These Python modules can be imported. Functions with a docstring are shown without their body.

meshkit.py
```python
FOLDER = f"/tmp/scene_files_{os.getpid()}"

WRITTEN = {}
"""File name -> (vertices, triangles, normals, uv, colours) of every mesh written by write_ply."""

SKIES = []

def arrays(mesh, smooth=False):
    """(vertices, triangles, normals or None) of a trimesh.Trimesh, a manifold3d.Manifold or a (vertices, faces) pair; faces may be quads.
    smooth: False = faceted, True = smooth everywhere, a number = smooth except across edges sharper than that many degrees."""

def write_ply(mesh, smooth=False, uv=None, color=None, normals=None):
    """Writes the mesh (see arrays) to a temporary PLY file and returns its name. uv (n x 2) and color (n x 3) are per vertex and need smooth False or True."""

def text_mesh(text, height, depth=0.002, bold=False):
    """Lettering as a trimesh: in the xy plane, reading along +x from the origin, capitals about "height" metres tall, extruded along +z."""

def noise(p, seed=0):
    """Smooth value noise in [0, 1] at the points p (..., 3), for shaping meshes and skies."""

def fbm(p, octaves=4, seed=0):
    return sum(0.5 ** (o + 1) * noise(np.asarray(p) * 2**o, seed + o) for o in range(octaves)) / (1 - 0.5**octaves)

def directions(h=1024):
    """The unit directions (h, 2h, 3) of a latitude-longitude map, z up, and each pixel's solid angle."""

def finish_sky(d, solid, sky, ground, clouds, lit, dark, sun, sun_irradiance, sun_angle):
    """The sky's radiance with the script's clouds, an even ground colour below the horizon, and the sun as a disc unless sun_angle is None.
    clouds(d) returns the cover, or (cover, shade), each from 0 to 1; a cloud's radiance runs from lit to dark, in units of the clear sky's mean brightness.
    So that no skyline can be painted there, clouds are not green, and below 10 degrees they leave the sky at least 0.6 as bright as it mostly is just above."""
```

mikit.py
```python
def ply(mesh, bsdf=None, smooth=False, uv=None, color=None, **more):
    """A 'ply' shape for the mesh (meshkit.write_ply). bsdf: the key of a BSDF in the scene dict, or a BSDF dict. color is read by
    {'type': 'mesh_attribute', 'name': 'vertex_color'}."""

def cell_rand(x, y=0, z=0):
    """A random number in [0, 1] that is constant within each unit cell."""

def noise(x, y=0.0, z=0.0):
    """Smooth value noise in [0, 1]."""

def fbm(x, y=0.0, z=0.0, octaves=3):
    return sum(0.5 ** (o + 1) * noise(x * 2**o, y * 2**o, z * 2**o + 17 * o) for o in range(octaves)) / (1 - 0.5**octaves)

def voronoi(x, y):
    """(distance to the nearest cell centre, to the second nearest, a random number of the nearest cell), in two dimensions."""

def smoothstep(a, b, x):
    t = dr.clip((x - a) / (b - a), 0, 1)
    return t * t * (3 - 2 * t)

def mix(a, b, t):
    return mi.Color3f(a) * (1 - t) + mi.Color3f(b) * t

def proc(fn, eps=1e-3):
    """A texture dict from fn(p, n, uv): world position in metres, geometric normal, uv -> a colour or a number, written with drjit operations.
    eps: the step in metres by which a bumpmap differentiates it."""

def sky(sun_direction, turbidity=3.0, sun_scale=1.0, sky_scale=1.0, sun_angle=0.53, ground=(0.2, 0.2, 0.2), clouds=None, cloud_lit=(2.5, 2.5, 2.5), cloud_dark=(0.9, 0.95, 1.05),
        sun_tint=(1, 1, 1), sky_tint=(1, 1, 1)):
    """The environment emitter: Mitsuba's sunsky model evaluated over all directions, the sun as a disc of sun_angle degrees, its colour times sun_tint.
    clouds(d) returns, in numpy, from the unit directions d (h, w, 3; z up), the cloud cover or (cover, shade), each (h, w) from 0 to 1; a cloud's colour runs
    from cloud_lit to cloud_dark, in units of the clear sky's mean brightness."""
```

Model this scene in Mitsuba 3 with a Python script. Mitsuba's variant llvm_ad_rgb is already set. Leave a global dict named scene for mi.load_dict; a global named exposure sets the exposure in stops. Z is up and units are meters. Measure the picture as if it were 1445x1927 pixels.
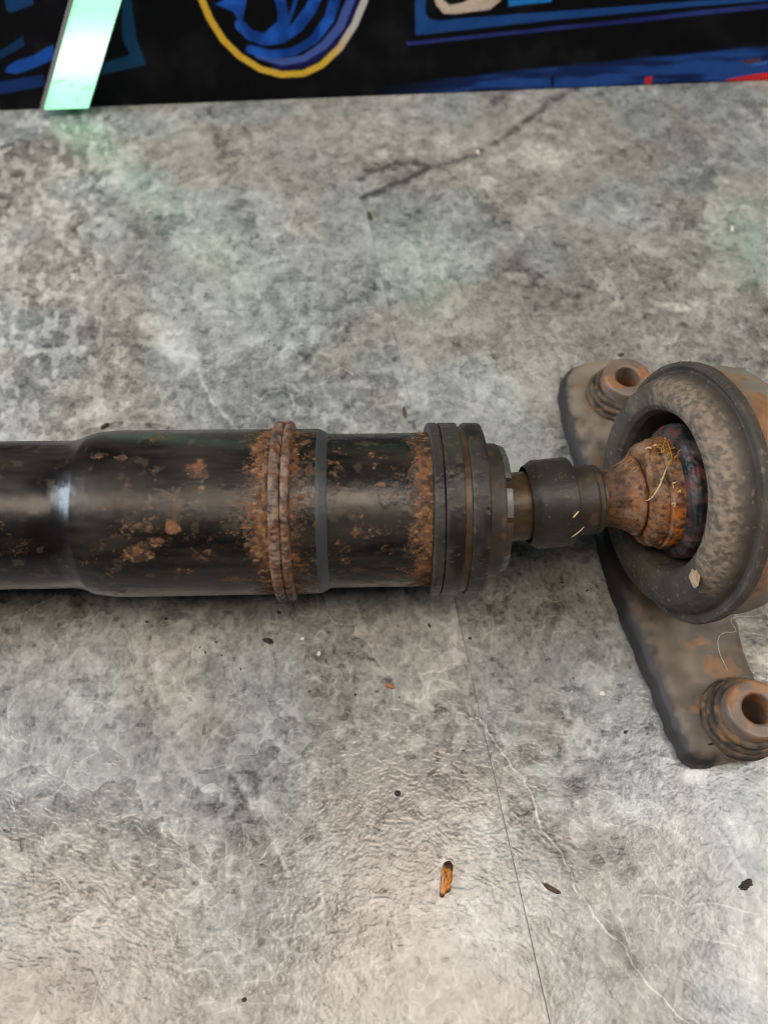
import math, random
import numpy as np
import trimesh
import drjit as dr
import mitsuba as mi
import shapely
from shapely.geometry import Polygon, LineString, box as sbox
from shapely import affinity, ops
import meshkit, mikit
from mikit import noise, fbm, voronoi, smoothstep, mix, proc

T = mi.ScalarTransform4f
rng = np.random.default_rng(7)
random.seed(7)
scene, labels = {}, {}

# ------------------------------------------------------------------ camera, lamps, exposure
PITCH = math.radians(62.0)
EYE = [0.0, 0.0, 0.40]
scene['camera'] = {
    'type': 'thinlens', 'fov': 53.04, 'fov_axis': 'x',
    'to_world': T().look_at(origin=EYE, target=[0, math.cos(PITCH), 0.40 - math.sin(PITCH)], up=[0, 0, 1]),
    'aperture_radius': 0.0021, 'focus_distance': 0.372, 'near_clip': 0.01, 'far_clip': 60.0}
exposure = 0.0


def rgb(*v):
    return {'type': 'rgb', 'value': list(map(float, v))}


def lamp(key, label, centre, target, w, h, radiance):
    """A flat lamp panel: a housing with a glowing face."""
    to = T().look_at(origin=list(centre), target=list(target), up=[0.02, 1, 0.03])
    face = {'type': 'rectangle', 'to_world': to @ T().scale([w / 2, h / 2, 1]),
            'emitter': {'type': 'area', 'radiance': rgb(*radiance)}}
    scene[key + '__diffuser'] = face
    scene[key + '__housing'] = {'type': 'cube', 'to_world': to @ T().translate([0, 0, -0.035]) @ T().scale([w / 2 + .02, h / 2 + .02, 0.03]),
                                'bsdf': {'type': 'ref', 'id': 'm_lamp_housing'}}
    labels[key] = {'label': label, 'category': 'lamp'}


scene['m_lamp_housing'] = {'type': 'diffuse', 'reflectance': rgb(.6, .6, .6)}
W_, N_, C_ = np.array([1.0, .83, .68]), np.array([1.0, 1.0, .955]), np.array([.70, .85, 1.0])
lamp('ceiling_lamp', 'warm white ceiling panel straight above the table', (0.17, -0.22, 2.3), (0.17, -0.22, 0), 0.75, 0.95, W_ * 9.4)
lamp('ceiling_lamp_001', 'warm white ceiling panel above the left of the table', (-1.10, -0.36, 2.3), (-1.10, -0.36, 0), 0.95, 0.85, W_ * 7.6)
lamp('ceiling_lamp_002', 'neutral white ceiling panel above the right of the table', (1.30, -0.05, 2.3), (1.30, -0.05, 0), 0.80, 1.25, N_ * 7.6)
lamp('ceiling_lamp_003', 'unseen neutral fill panel added far to the right of the table', (2.7, 0.1, 2.3), (2.2, 0.1, 0), 1.2, 1.1, N_ * 9)  # added fill light, placed where the tabletop does not mirror it
lamp('work_lamp', 'cool white work lamp standing off to the left', (-2.0, 0.32, 0.95), (-.1, .2, 0), 0.85, 1.0, C_ * 15)
lamp('ceiling_lamp_004', 'unseen neutral fill panel added far to the left of the table', (-2.3, 0.2, 2.3), (-1.8, 0.2, 0), 1.1, 1.1, N_ * 9)  # added panel that brightens the back of the table, no known source

# ------------------------------------------------------------------ helpers
def put(key, mesh, bsdf, smooth=35, **more):
    """One entry of the scene; a key that is taken takes a number."""
    k, n = key, 0
    while k in scene:
        n += 1
        k = f'{key}_{n:03d}'
    scene[k] = mikit.ply(mesh, bsdf, smooth=smooth, **more)
    return k


def tag(key, label=None, category=None, group=None, kind=None):
    d = labels.setdefault(key, {})
    for a, b in (('label', label), ('category', category), ('group', group), ('kind', kind)):
        if b:
            d[a] = b
    return key


def unit(v):
    v = np.asarray(v, float)
    return v / np.linalg.norm(v)


def spin(profile, origin, axis, n=192, wobble=None, closed=False, fine=None):
    """A surface of revolution: profile rows (t along the axis, radius). wobble(t, angle, r) is added to the radius."""
    P = np.asarray(profile, float)
    if fine:
        s = np.concatenate([[0], np.cumsum(np.hypot(*np.diff(P, axis=0).T))])
        q = np.unique(np.concatenate([s, np.arange(0, s[-1], fine)]))
        P = np.stack([np.interp(q, s, P[:, 0]), np.interp(q, s, P[:, 1])], 1)
    if closed:
        P = np.vstack([P, P[:1]])
    axis = unit(axis)
    a = unit(np.cross(axis, [0, 0, 1]) if abs(axis[2]) < .9 else np.cross(axis, [1, 0, 0]))
    b = np.cross(axis, a)
    th = np.arange(n) * 2 * np.pi / n
    t, r = np.repeat(P[:, :1], n, 1), np.repeat(P[:, 1:], n, 1)
    A = np.repeat(th[None], len(P), 0)
    if wobble is not None:
        r = r + wobble(t, A, r)
    V = np.asarray(origin) + t[..., None] * axis + r[..., None] * (np.cos(A)[..., None] * a + np.sin(A)[..., None] * b)
    i, j = np.meshgrid(np.arange(len(P) - 1), np.arange(n), indexing='ij')
    q = np.stack([i * n + j, i * n + (j + 1) % n, (i + 1) * n + (j + 1) % n, (i + 1) * n + j], -1).reshape(-1, 4)
    F = np.vstack([q[:, [0, 1, 2]], q[:, [0, 2, 3]]])
    m = trimesh.Trimesh(V.reshape(-1, 3), F, process=False)
    m.merge_vertices()
    m.update_faces(m.nondegenerate_faces())
    return m


def nz(t, A, r, f, seed, k=1.0):
    """Noise on a surface of revolution, f cycles per metre (k: stretch along the axis)."""
    p = np.stack([t * f * k, r * np.cos(A) * f + 50, r * np.sin(A) * f + 90], -1)
    return meshkit.fbm(p, 3, seed) - .5


def tube(points, radius, sides=8, caps=True):
    p = np.asarray(points, float)
    t = np.gradient(p, axis=0)
    t /= np.linalg.norm(t, axis=1, keepdims=True) + 1e-12
    up = np.where(np.abs(t[:, 2:]) < .9, [0, 0, 1.0], [1.0, 0, 0])
    a = np.cross(t, up)
    a /= np.linalg.norm(a, axis=1, keepdims=True) + 1e-12
    b = np.cross(t, a)
    th = np.arange(sides) * 2 * np.pi / sides
    r = np.broadcast_to(radius, (len(p),))[:, None, None]
    V = p[:, None] + r * (np.cos(th)[None, :, None] * a[:, None] + np.sin(th)[None, :, None] * b[:, None])
    i, j = np.meshgrid(np.arange(len(p) - 1), np.arange(sides), indexing='ij')
    q = np.stack([i * sides + j, i * sides + (j + 1) % sides, (i + 1) * sides + (j + 1) % sides, (i + 1) * sides + j], -1).reshape(-1, 4)
    F = np.vstack([q[:, [0, 1, 2]], q[:, [0, 2, 3]]])
    V = V.reshape(-1, 3)
    n = len(V)
    V = np.vstack([V, p[:1], p[-1:]])
    c = [[n, (k + 1) % sides, k] for k in range(sides)] + [[n + 1, n - sides + k, n - sides + (k + 1) % sides] for k in range(sides)]
    return trimesh.Trimesh(V, np.vstack([F, c]), process=False)


def smooth_line(pts, n):
    from scipy.interpolate import CubicSpline
    pts = np.asarray(pts, float)
    s = np.concatenate([[0], np.cumsum(np.linalg.norm(np.diff(pts, axis=0), axis=1))])
    return CubicSpline(s, pts)(np.linspace(0, s[-1], n))


def slab(poly, z0, z1, chamfer=0.0):
    """A polygon as a slab with chamfered top edges."""
    if chamfer <= 0:
        m = trimesh.creation.extrude_polygon(poly, z1 - z0, engine='earcut')
        m.apply_translation([0, 0, z0])
        return m
    c = np.array(poly.exterior.coords)[:-1]
    if not poly.exterior.is_ccw:
        c = c[::-1]
    i = np.array(poly.buffer(-chamfer, join_style='mitre').exterior.coords)[:-1]
    if shapely.LinearRing(i).is_ccw is False:
        i = i[::-1]
    k = np.argmin(np.linalg.norm(i - c[0], axis=1))
    i = np.roll(i, -k, axis=0)
    n = len(c)
    V = np.vstack([np.c_[c, np.full(n, z0)], np.c_[c, np.full(n, z1 - chamfer)], np.c_[i, np.full(n, z1)]])
    F = []
    for a in (0, 1):
        for j in range(n):
            j2 = (j + 1) % n
            F += [[a * n + j, a * n + j2, (a + 1) * n + j2], [a * n + j, (a + 1) * n + j2, (a + 1) * n + j]]
    F += [[2 * n, 2 * n + j, 2 * n + j + 1] for j in range(1, n - 1)] + [[0, j + 1, j] for j in range(1, n - 1)]
    return trimesh.Trimesh(V, F, process=False)


# distances in a plane, for prints and veins
def d_line(x, y, pts):
    best = mi.Float(1e9)
    for (ax, ay), (bx, by) in zip(pts[:-1], pts[1:]):
        ex, ey = bx - ax, by - ay
        l2 = ex * ex + ey * ey
        t = dr.clip(((x - ax) * ex + (y - ay) * ey) / l2, 0, 1)
        best = dr.minimum(best, dr.square(x - ax - t * ex) + dr.square(y - ay - t * ey))
    return dr.sqrt(best)


def d_poly(x, y, pts):
    """Signed distance to a closed polygon, negative inside."""
    best, inside = mi.Float(1e9), mi.Bool(False)
    for (ax, ay), (bx, by) in zip(pts, pts[1:] + pts[:1]):
        ex, ey = bx - ax, by - ay
        t = dr.clip(((x - ax) * ex + (y - ay) * ey) / (ex * ex + ey * ey), 0, 1)
        best = dr.minimum(best, dr.square(x - ax - t * ex) + dr.square(y - ay - t * ey))
        if ay != by:
            cross = ((ay > y) != (by > y)) & (x < (y - ay) / (by - ay) * ex + ax)
            inside = inside ^ cross
    d = dr.sqrt(best)
    return dr.select(inside, -d, d)


# ------------------------------------------------------------------ the stone print of the table tiles
DARK_VEINS = [[[[-0.0173, 0.5022], [-0.0092, 0.5113], [0.0113, 0.5204], [0.0319, 0.5174], [0.0442, 0.5161], [0.061, 0.5235], [0.0739, 0.531], [0.0917, 0.5475], [0.1124, 0.5684], [0.134, 0.5921], [0.1675, 0.6166]], 0.0028, 0.55], [[[-0.0158, 0.4816], [-0.001, 0.4903], [0.0193, 0.5022], [0.0318, 0.5125]], 0.0022, 0.6], [[[-0.1413, 0.5784], [-0.1267, 0.5392], [-0.107, 0.4816], [-0.1006, 0.4533]], 0.005, 0.35], [[[-0.0824, 0.3904], [-0.0698, 0.3661], [-0.0577, 0.3428], [-0.0461, 0.3204]], 0.004, 0.3], [[[0.0907, 0.5955], [0.1049, 0.6095], [0.119, 0.6201]], 0.003, 0.4], [[[-0.0065, 0.3929], [-0.0174, 0.3805], [-0.041, 0.3708], [-0.0518, 0.3685]], 0.003, 0.3], [[[0.1041, -0.0014], [0.1091, -0.0089], [0.1116, -0.0161]], 0.003, 0.45], [[[0.0787, 0.0369], [0.0852, 0.0264]], 0.003, 0.3]]
LIGHT_VEINS = [[[[0.0499, 0.0914], [0.0524, 0.0874], [0.0559, 0.0781], [0.0632, 0.069], [0.0694, 0.0626], [0.0725, 0.0539], [0.0764, 0.0393], [0.082, 0.0317], [0.0855, 0.0241], [0.0898, 0.0117], [0.0972, 0.0018], [0.1036, -0.0046], [0.1089, -0.0099], [0.1114, -0.0172], [0.1164, -0.0233], [0.1255, -0.0323], [0.1332, -0.041]], 0.0007, 0.8], [[[-0.1217, 0.3182], [-0.1116, 0.299], [-0.1017, 0.2844], [-0.0919, 0.2695]], 0.0016, 0.55], [[[-0.04, 0.3066], [-0.036, 0.3092], [-0.0348, 0.3152], [-0.0287, 0.3195], [-0.0252, 0.3178], [-0.0188, 0.3143]], 0.0007, 0.6], [[[-0.0825, 0.2969], [-0.0775, 0.2939], [-0.0758, 0.2981], [-0.0658, 0.3015], [-0.0594, 0.2969], [-0.0575, 0.2886]], 0.0012, 0.5], [[[0.1585, 0.0393], [0.1627, 0.0322], [0.1669, 0.0248], [0.1708, 0.0195]], 0.0018, 0.55], [[[0.1193, 0.0106], [0.1279, 0.0099], [0.1351, 0.0086], [0.1383, 0.0062], [0.1522, 0.0077], [0.1616, 0.006], [0.1731, 0.0025]], 0.0006, 0.6], [[[0.1432, -0.0067], [0.1562, -0.0082], [0.1628, -0.0109], [0.1659, -0.0057], [0.1601, -0.0014]], 0.0007, 0.5], [[[-0.1561, 0.0716], [-0.1582, 0.0601], [-0.1622, 0.0539]], 0.0006, 0.5], [[[-0.1867, 0.3292], [-0.1763, 0.3405], [-0.1674, 0.352]], 0.0006, 0.5], [[[-0.1029, -0.0014], [-0.0982, -0.0036], [-0.0967, -0.0074]], 0.0006, 0.5], [[[-0.0936, -0.0166], [-0.0885, -0.0194], [-0.0791, -0.0186]], 0.0008, 0.5], [[[0.0997, 0.5424], [0.1148, 0.5235], [0.126, 0.5113]], 0.004, 0.2], [[[0.0673, 0.299], [0.0754, 0.2927], [0.0877, 0.2783]], 0.0006, 0.3], [[[-0.0719, 0.0322], [-0.0731, 0.0184], [-0.0731, 0.0051]], 0.002, 0.3], [[[-0.0571, 0.0393], [-0.0515, 0.0322], [-0.0445, 0.0207], [-0.0463, 0.0095]], 0.0016, 0.3], [[[-0.0776, 0.0664], [-0.0662, 0.0563], [-0.0643, 0.049]], 0.0022, 0.4]]
PATCHES = [[-0.1411, 0.3428, 0.0142, 0.0356, 0.38, -35.0], [0.1251, 0.5235, 0.0228, 0.0222, 0.3, 20.0], [0.1995, 0.3718, 0.0138, 0.0059, 0.35, 0.0], [0.1674, -0.012, 0.0168, 0.0289, 0.25, 0.0], [0.1708, 0.0369, 0.0102, 0.0098, 0.25, 0.0], [0.1038, 0.0334, 0.0122, 0.0101, -0.3, 0.0], [0.0954, 0.0593, 0.0084, 0.0066, -0.22, 0.0], [0.1557, 0.0652, 0.008, 0.0042, 0.3, 20.0], [-0.2554, 0.4369, 0.0347, 0.121, 0.12, 0.0], [-0.1651, 0.4533, 0.0274, 0.0344, -0.08, 0.0], [-0.0762, 0.0514, 0.013, 0.01, -0.2, 0.0], [-0.0417, 0.0393, 0.0115, 0.0072, -0.15, 0.0], [-0.2256, 0.4423, 0.007, 0.01, -0.3, 0.0], [0.1152, 0.0241, 0.0063, 0.0094, -0.18, 0.0], [-0.0349, 0.1267, 0.0085, 0.0065, -0.18, 0.0], [0.102, 0.0807, 0.0243, 0.0108, 0.05, 0.0], [-0.1604, -0.0057, 0.0145, 0.0088, 0.1, 0.0], [0.0625, 0.3337, 0.0211, 0.0137, -0.1, 0.0], [-0.0295, 0.352, 0.0143, 0.0141, -0.12, 0.0], [0.1462, -0.0099, 0.0096, 0.0054, -0.2, 0.0]]


# the long seam between two tiles: two points on it, its direction, and the way across
S0, S1 = (np.array(v) for v in [[-0.0363, 0.6059], [0.0722, -0.0395], [0.3087, 0.6166], [0.3135, 0.5955]][:2])
sd = unit(S1 - S0)
across = np.array([-sd[1], sd[0]])
across *= np.sign(across[0])


def ridge(n):
    return 1 - dr.abs(2 * n - 1)


def stone(p, n, uv):
    x0, y0 = p.x, p.y
    wx = fbm(x0 * 55, y0 * 55, 3.1, 2) - .5
    wy = fbm(x0 * 55 + 40, y0 * 55, 7.7, 2) - .5
    tile = dr.floor(((x0 - float(S0[0])) * float(across[0]) + (y0 - float(S0[1])) * float(across[1])) / .336)      # each tile has its own print
    x, y = x0 + wx * .012 + tile * 3.13, y0 + wy * .012
    big = fbm(x * 13 + 5, y * 13, 1.0, 2)
    mid = fbm(x * 52 + y * 12, y * 52 - x * 12, 4.0, 3)
    fine = fbm(x * 200 - y * 60, y * 200 + x * 60, 9.0, 3)
    grit = fbm(x0 * 640, y0 * 640, 2.0, 2)
    # clouded ground
    t = .43 - .03 * tile + (big - .5) * .36 + (mid - .5) * .42 + (fine - .5) * .50 + (grit - .5) * .40
    # broad plates of slightly different tone, some with a smoky joint
    g1, g2, plate = voronoi(x * 13 + (mid - .5) * 1.3, y * 13 + (big - .5) * 1.3)
    t += (plate - .5) * .15 + (1 - smoothstep(.0, .10, g2 - g1)) * (smoothstep(.55, .8, plate) * .18 - smoothstep(.45, .2, plate) * .07) * (.3 + mid)
    # smooth darker stones in a paler, lacy matrix
    m3 = smoothstep(.46, .60, fbm(x0 * 15 + 3, y0 * 15 + 50, 15.0, 2))
    f1, f2, cell = voronoi(x * 62 + (fine - .5) * .8, y * 62 + (mid - .5) * 1.2)
    t += ((1 - smoothstep(.0, .24, f2 - f1)) * .13 - smoothstep(.2, .5, f2 - f1) * .16 * cell) * m3 * (.4 + 1.1 * fine)
    # pale scribbles: thin curved lines that come and go
    brk = smoothstep(.46, .64, fbm(x0 * 120 + 9, y0 * 120, 5.0, 2))
    m1 = smoothstep(.48, .64, fbm(x0 * 22 + 9, y0 * 22, 5.0, 2)) * brk
    r1 = ridge(fbm(x * 40, y * 40 + 3, 12.0, 3))
    t += smoothstep(.97, 1.0, r1) * m1 * .22
    r2 = ridge(fbm(x * 105, y * 105 + 30, 22.0, 2))
    t += smoothstep(.90, 1.0, r2) * smoothstep(.42, .62, fbm(x0 * 34 + 70, y0 * 34, 6.0, 2)) * .24
    fl = smoothstep(.56, .70, fbm(x * 120 + 7, y * 120, 37.0, 3))
    t += fl * .26 * smoothstep(.4, .6, fbm(x0 * 26 + 17, y0 * 26, 3.0, 2))
    r3 = ridge(fbm(x * 150 + 31, y * 150 + 8, 29.0, 2))
    t -= smoothstep(.95, 1.0, r3) * .07
    # darker smudges
    t -= smoothstep(.60, .76, fbm(x * 80 + 11, y * 80, 31.0, 2)) * .09
    # grains of white on the far left, as on weathered concrete
    g = smoothstep(.48, .66, fbm(x0 * 170 + y0 * 30, y0 * 120, 41.0, 3))
    left = smoothstep(-.15, -.23, x0 + .10 * (big - .5)) * smoothstep(.20, .34, y0)
    t += (g - .22) * left * .48
    # the larger pale and dark patches
    for (cx, cy, rx, ry, amp, rot) in PATCHES:
        a = math.radians(rot)
        xt = x - tile * 3.13
        u = ((xt - cx) * math.cos(a) - (y - cy) * math.sin(a)) / rx
        v = ((xt - cx) * math.sin(a) + (y - cy) * math.cos(a)) / ry
        t += 1.35 * amp * (1 - smoothstep(.45, 1.15, dr.sqrt(u * u + v * v) + (mid - .5) * .9)) * (.65 + .7 * fine)
    jx, jy = x0 + wx * .004 + (fine - .5) * .003, y0 + wy * .004
    for pts, w, s in DARK_VEINS:
        d = d_line(jx, jy, pts)
        t -= s * (.50 * (1 - smoothstep(.1 * w, 1.6 * w, d)) + .45 * (1 - smoothstep(.3 * w, 3.2 * w, d))) * (.35 + .9 * mid)
    for pts, w, s in LIGHT_VEINS:
        d = d_line(jx, jy, pts)
        t += s * .62 * (1 - smoothstep(.2 * w, .8 * w, d)) * (.1 + 1.3 * fine)
        t -= .18 * smoothstep(.5 * w, 1.4 * w, d) * (1 - smoothstep(1.4 * w, 5 * w, d)) * s
    # bruised specks
    t -= smoothstep(.80, .86, noise(x0 * 260, y0 * 260, 77.0)) * .2
    t = dr.clip(t, -.05, 1.25)
    tone = fbm(x0 * 17 + 31, y0 * 17, 8.0, 2)
    cool = mix((.070, .074, .070), (.38, .395, .38), t)
    warm = mix((.076, .070, .064), (.39, .375, .345), t)
    c = mix(cool, warm, smoothstep(.36, .62, tone))
    return c


def grain(p, n, uv):
    """Leather-like relief of the vinyl: short ripples running across the table."""
    x, y = p.x, p.y
    w = noise(x * 130, y * 130, 3.0)
    v = noise(x * 150 + 40, y * 150, 8.0)
    a = noise(x * 430 + w * 3.8, y * 690 + v * 3.8 + x * 80, 1.0)
    b = noise(x * 900 + 9 + v * 2, y * 1100 - x * 130 + w * 2, 5.0)
    return a * .65 + b * .35


scene['m_stone'] = {'type': 'twosided', 'bsdf': {'type': 'bumpmap', 'arbitrary': proc(grain, eps=2.5e-4), 'scale': 0.00015, 'bsdf': {
    'type': 'principled', 'base_color': proc(stone), 'roughness': 0.23, 'specular': 0.7}}}
scene['m_board'] = {'type': 'diffuse', 'reflectance': rgb(.16, .15, .13)}
scene['m_wall'] = {'type': 'diffuse', 'reflectance': rgb(.02, .02, .022)}

# ------------------------------------------------------------------ the setting: table and wall
E0, ED, EN = (np.array(v) for v in [[-0.31299, 0.58385], [0.99804, 0.06265], [0.06265, -0.99804]])          # where the table meets the wall: a point, the direction along it, the way into the room


def on_wall(s, z, off=0.0):
    q = E0 + ED * s + EN * off
    return np.array([q[0], q[1], z])


corners = [E0 + ED * s + EN * o for s, o in ((-.75, 0), (1.15, 0), (1.15, 1.0), (-.75, 1.0))]
table = Polygon(corners)
put('tabletop', slab(table, -.034, -.004), 'm_board', smooth=False)
tag('tabletop', kind='structure')
for k in range(-3, 4):
    a, b = k * .336 + .00004, (k + 1) * .336 - .00004
    band = Polygon([S0 + sd * t + across * o for t, o in ((-.8, a), (-.8, b), (2.2, b), (2.2, a))]).intersection(table)
    if band.area > 1e-4:
        put('tabletop__tile', slab(shapely.geometry.polygon.orient(band.simplify(1e-6)), -.0039, 0.0, .00028), 'm_stone', smooth=False)


def wall_block(s0, s1, z0, z1, o0, o1):
    """A block along the wall: s along it, z up, o out from it."""
    m = trimesh.creation.box([s1 - s0, abs(o1 - o0), z1 - z0])
    R = np.eye(4)
    R[:3, 0], R[:3, 1], R[:3, 2] = [*ED, 0], [*(-EN), 0], [0, 0, 1]
    R[:3, 3] = on_wall((s0 + s1) / 2, (z0 + z1) / 2, (o0 + o1) / 2)
    m.apply_transform(R)
    return m


put('wall', wall_block(-.9, 1.3, -.3, 1.0, -.05, -.004), 'm_wall', smooth=False)
tag('wall', kind='structure')

# ------------------------------------------------------------------ the printed hanging on the wall
ART = {"yellow": [[0.1794, 0.0824], [0.1833, 0.0655], [0.1903, 0.0495], [0.2004, 0.0369], [0.2153, 0.0257], [0.2316, 0.0207], [0.2486, 0.0209], [0.2639, 0.0272], [0.2793, 0.0401], [0.2916, 0.0578], [0.2988, 0.0747], [0.3026, 0.0892]], "cres1": [[0.2049, 0.0597], [0.211, 0.0524], [0.2226, 0.0487], [0.235, 0.0499], [0.2479, 0.0574], [0.2591, 0.0705], [0.266, 0.0832]], "cres2": [[0.2094, 0.0419], [0.2252, 0.0367], [0.242, 0.0386], [0.2592, 0.047], [0.2725, 0.0624], [0.2803, 0.0827]], "cres3": [[0.216, 0.0367], [0.2328, 0.031], [0.2497, 0.0329], [0.2671, 0.0426], [0.2802, 0.0562], [0.2907, 0.0787]], "cres4": [[0.2283, 0.0286], [0.2494, 0.0295], [0.2689, 0.0384], [0.2841, 0.0541], [0.2954, 0.0786]], "spoke1": [[0.2359, 0.0842], [0.2381, 0.0693], [0.2366, 0.0597], [0.2271, 0.0518]], "spoke2": [[0.2506, 0.0837], [0.2467, 0.0728], [0.2401, 0.0596]]}
SHAPES = {"hub": [[0.1892, 0.0755], [0.2165, 0.0884], [0.2112, 0.074], [0.2052, 0.0589], [0.2019, 0.0698]], "leftL": [[0.125, 0.0878], [0.1306, 0.0877], [0.1253, 0.0519], [0.1276, 0.0327], [0.0899, 0.0259], [0.0938, 0.0347], [0.1172, 0.0411], [0.1148, 0.0523]], "l2": [[0.002, 0.0415], [0.0208, 0.0478], [0.0417, 0.0578], [0.0404, 0.0507], [0.0182, 0.0418], [-0.0014, 0.0342]], "l3": [[0.0169, 0.0313], [0.0213, 0.0358], [0.0294, 0.0397], [0.0427, 0.0425], [0.0619, 0.0507], [0.0596, 0.0402], [0.0399, 0.0334], [0.0251, 0.0293]], "l4": [[-0.0072, 0.0215], [0.0102, 0.0234], [0.0452, 0.0281], [0.0432, 0.0186], [0.0059, 0.0135], [-0.0116, 0.0119]], "l5": [[0.0413, 0.0906], [0.0378, 0.0762], [0.0411, 0.075], [0.0584, 0.0799], [0.0624, 0.0899]], "frame": [[0.3364, 0.0845], [0.3446, 0.0842], [0.345, 0.0637], [0.3482, 0.0597], [0.355, 0.0579], [0.3742, 0.0592], [0.5646, 0.0661], [0.6293, 0.0685], [0.6312, 0.0646], [0.5417, 0.0613], [0.4362, 0.055], [0.3381, 0.0477]], "line": [[0.3308, 0.0427], [0.4166, 0.0485], [0.6086, 0.0619], [0.6317, 0.0635], [0.6335, 0.0599], [0.6103, 0.0582], [0.4171, 0.0457], [0.3326, 0.04]], "field": [[0.309, 0.0064], [0.3569, 0.0108], [0.4518, 0.0175], [0.6237, 0.0283], [0.6477, 0.0306], [0.6676, -0.0106], [0.5375, -0.0053], [0.309, -0.0005]], "red": [[0.6007, 0.0014], [0.6197, 0.0046], [0.6582, 0.0087], [0.6664, -0.0082], [0.6035, -0.0056]], "red2": [[0.5302, 0.0061], [0.5359, 0.0072], [0.5378, -0.0018], [0.533, -0.0016]], "skin": [[0.3499, 0.0767], [0.3533, 0.0691], [0.3587, 0.0632], [0.3679, 0.0625], [0.3939, 0.0651], [0.4011, 0.0713], [0.4004, 0.0769], [0.3788, 0.0739], [0.3732, 0.0703], [0.3633, 0.0688], [0.3581, 0.0727], [0.3557, 0.0784]], "cyan": [[0.4059, 0.0767], [0.4404, 0.0756], [0.4397, 0.0688], [0.4078, 0.0665]], "brown": [[0.6076, 0.0174], [0.6223, 0.019], [0.6237, 0.0159], [0.6111, 0.0141]], "lb": [[0.6166, 0.0144], [0.6289, 0.0166], [0.6303, 0.0134], [0.6187, 0.0121]], "tick": [[0.45, 0.0109], [0.453, 0.0112], [0.4556, 0.0004], [0.4534, 0.0005]]}


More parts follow.
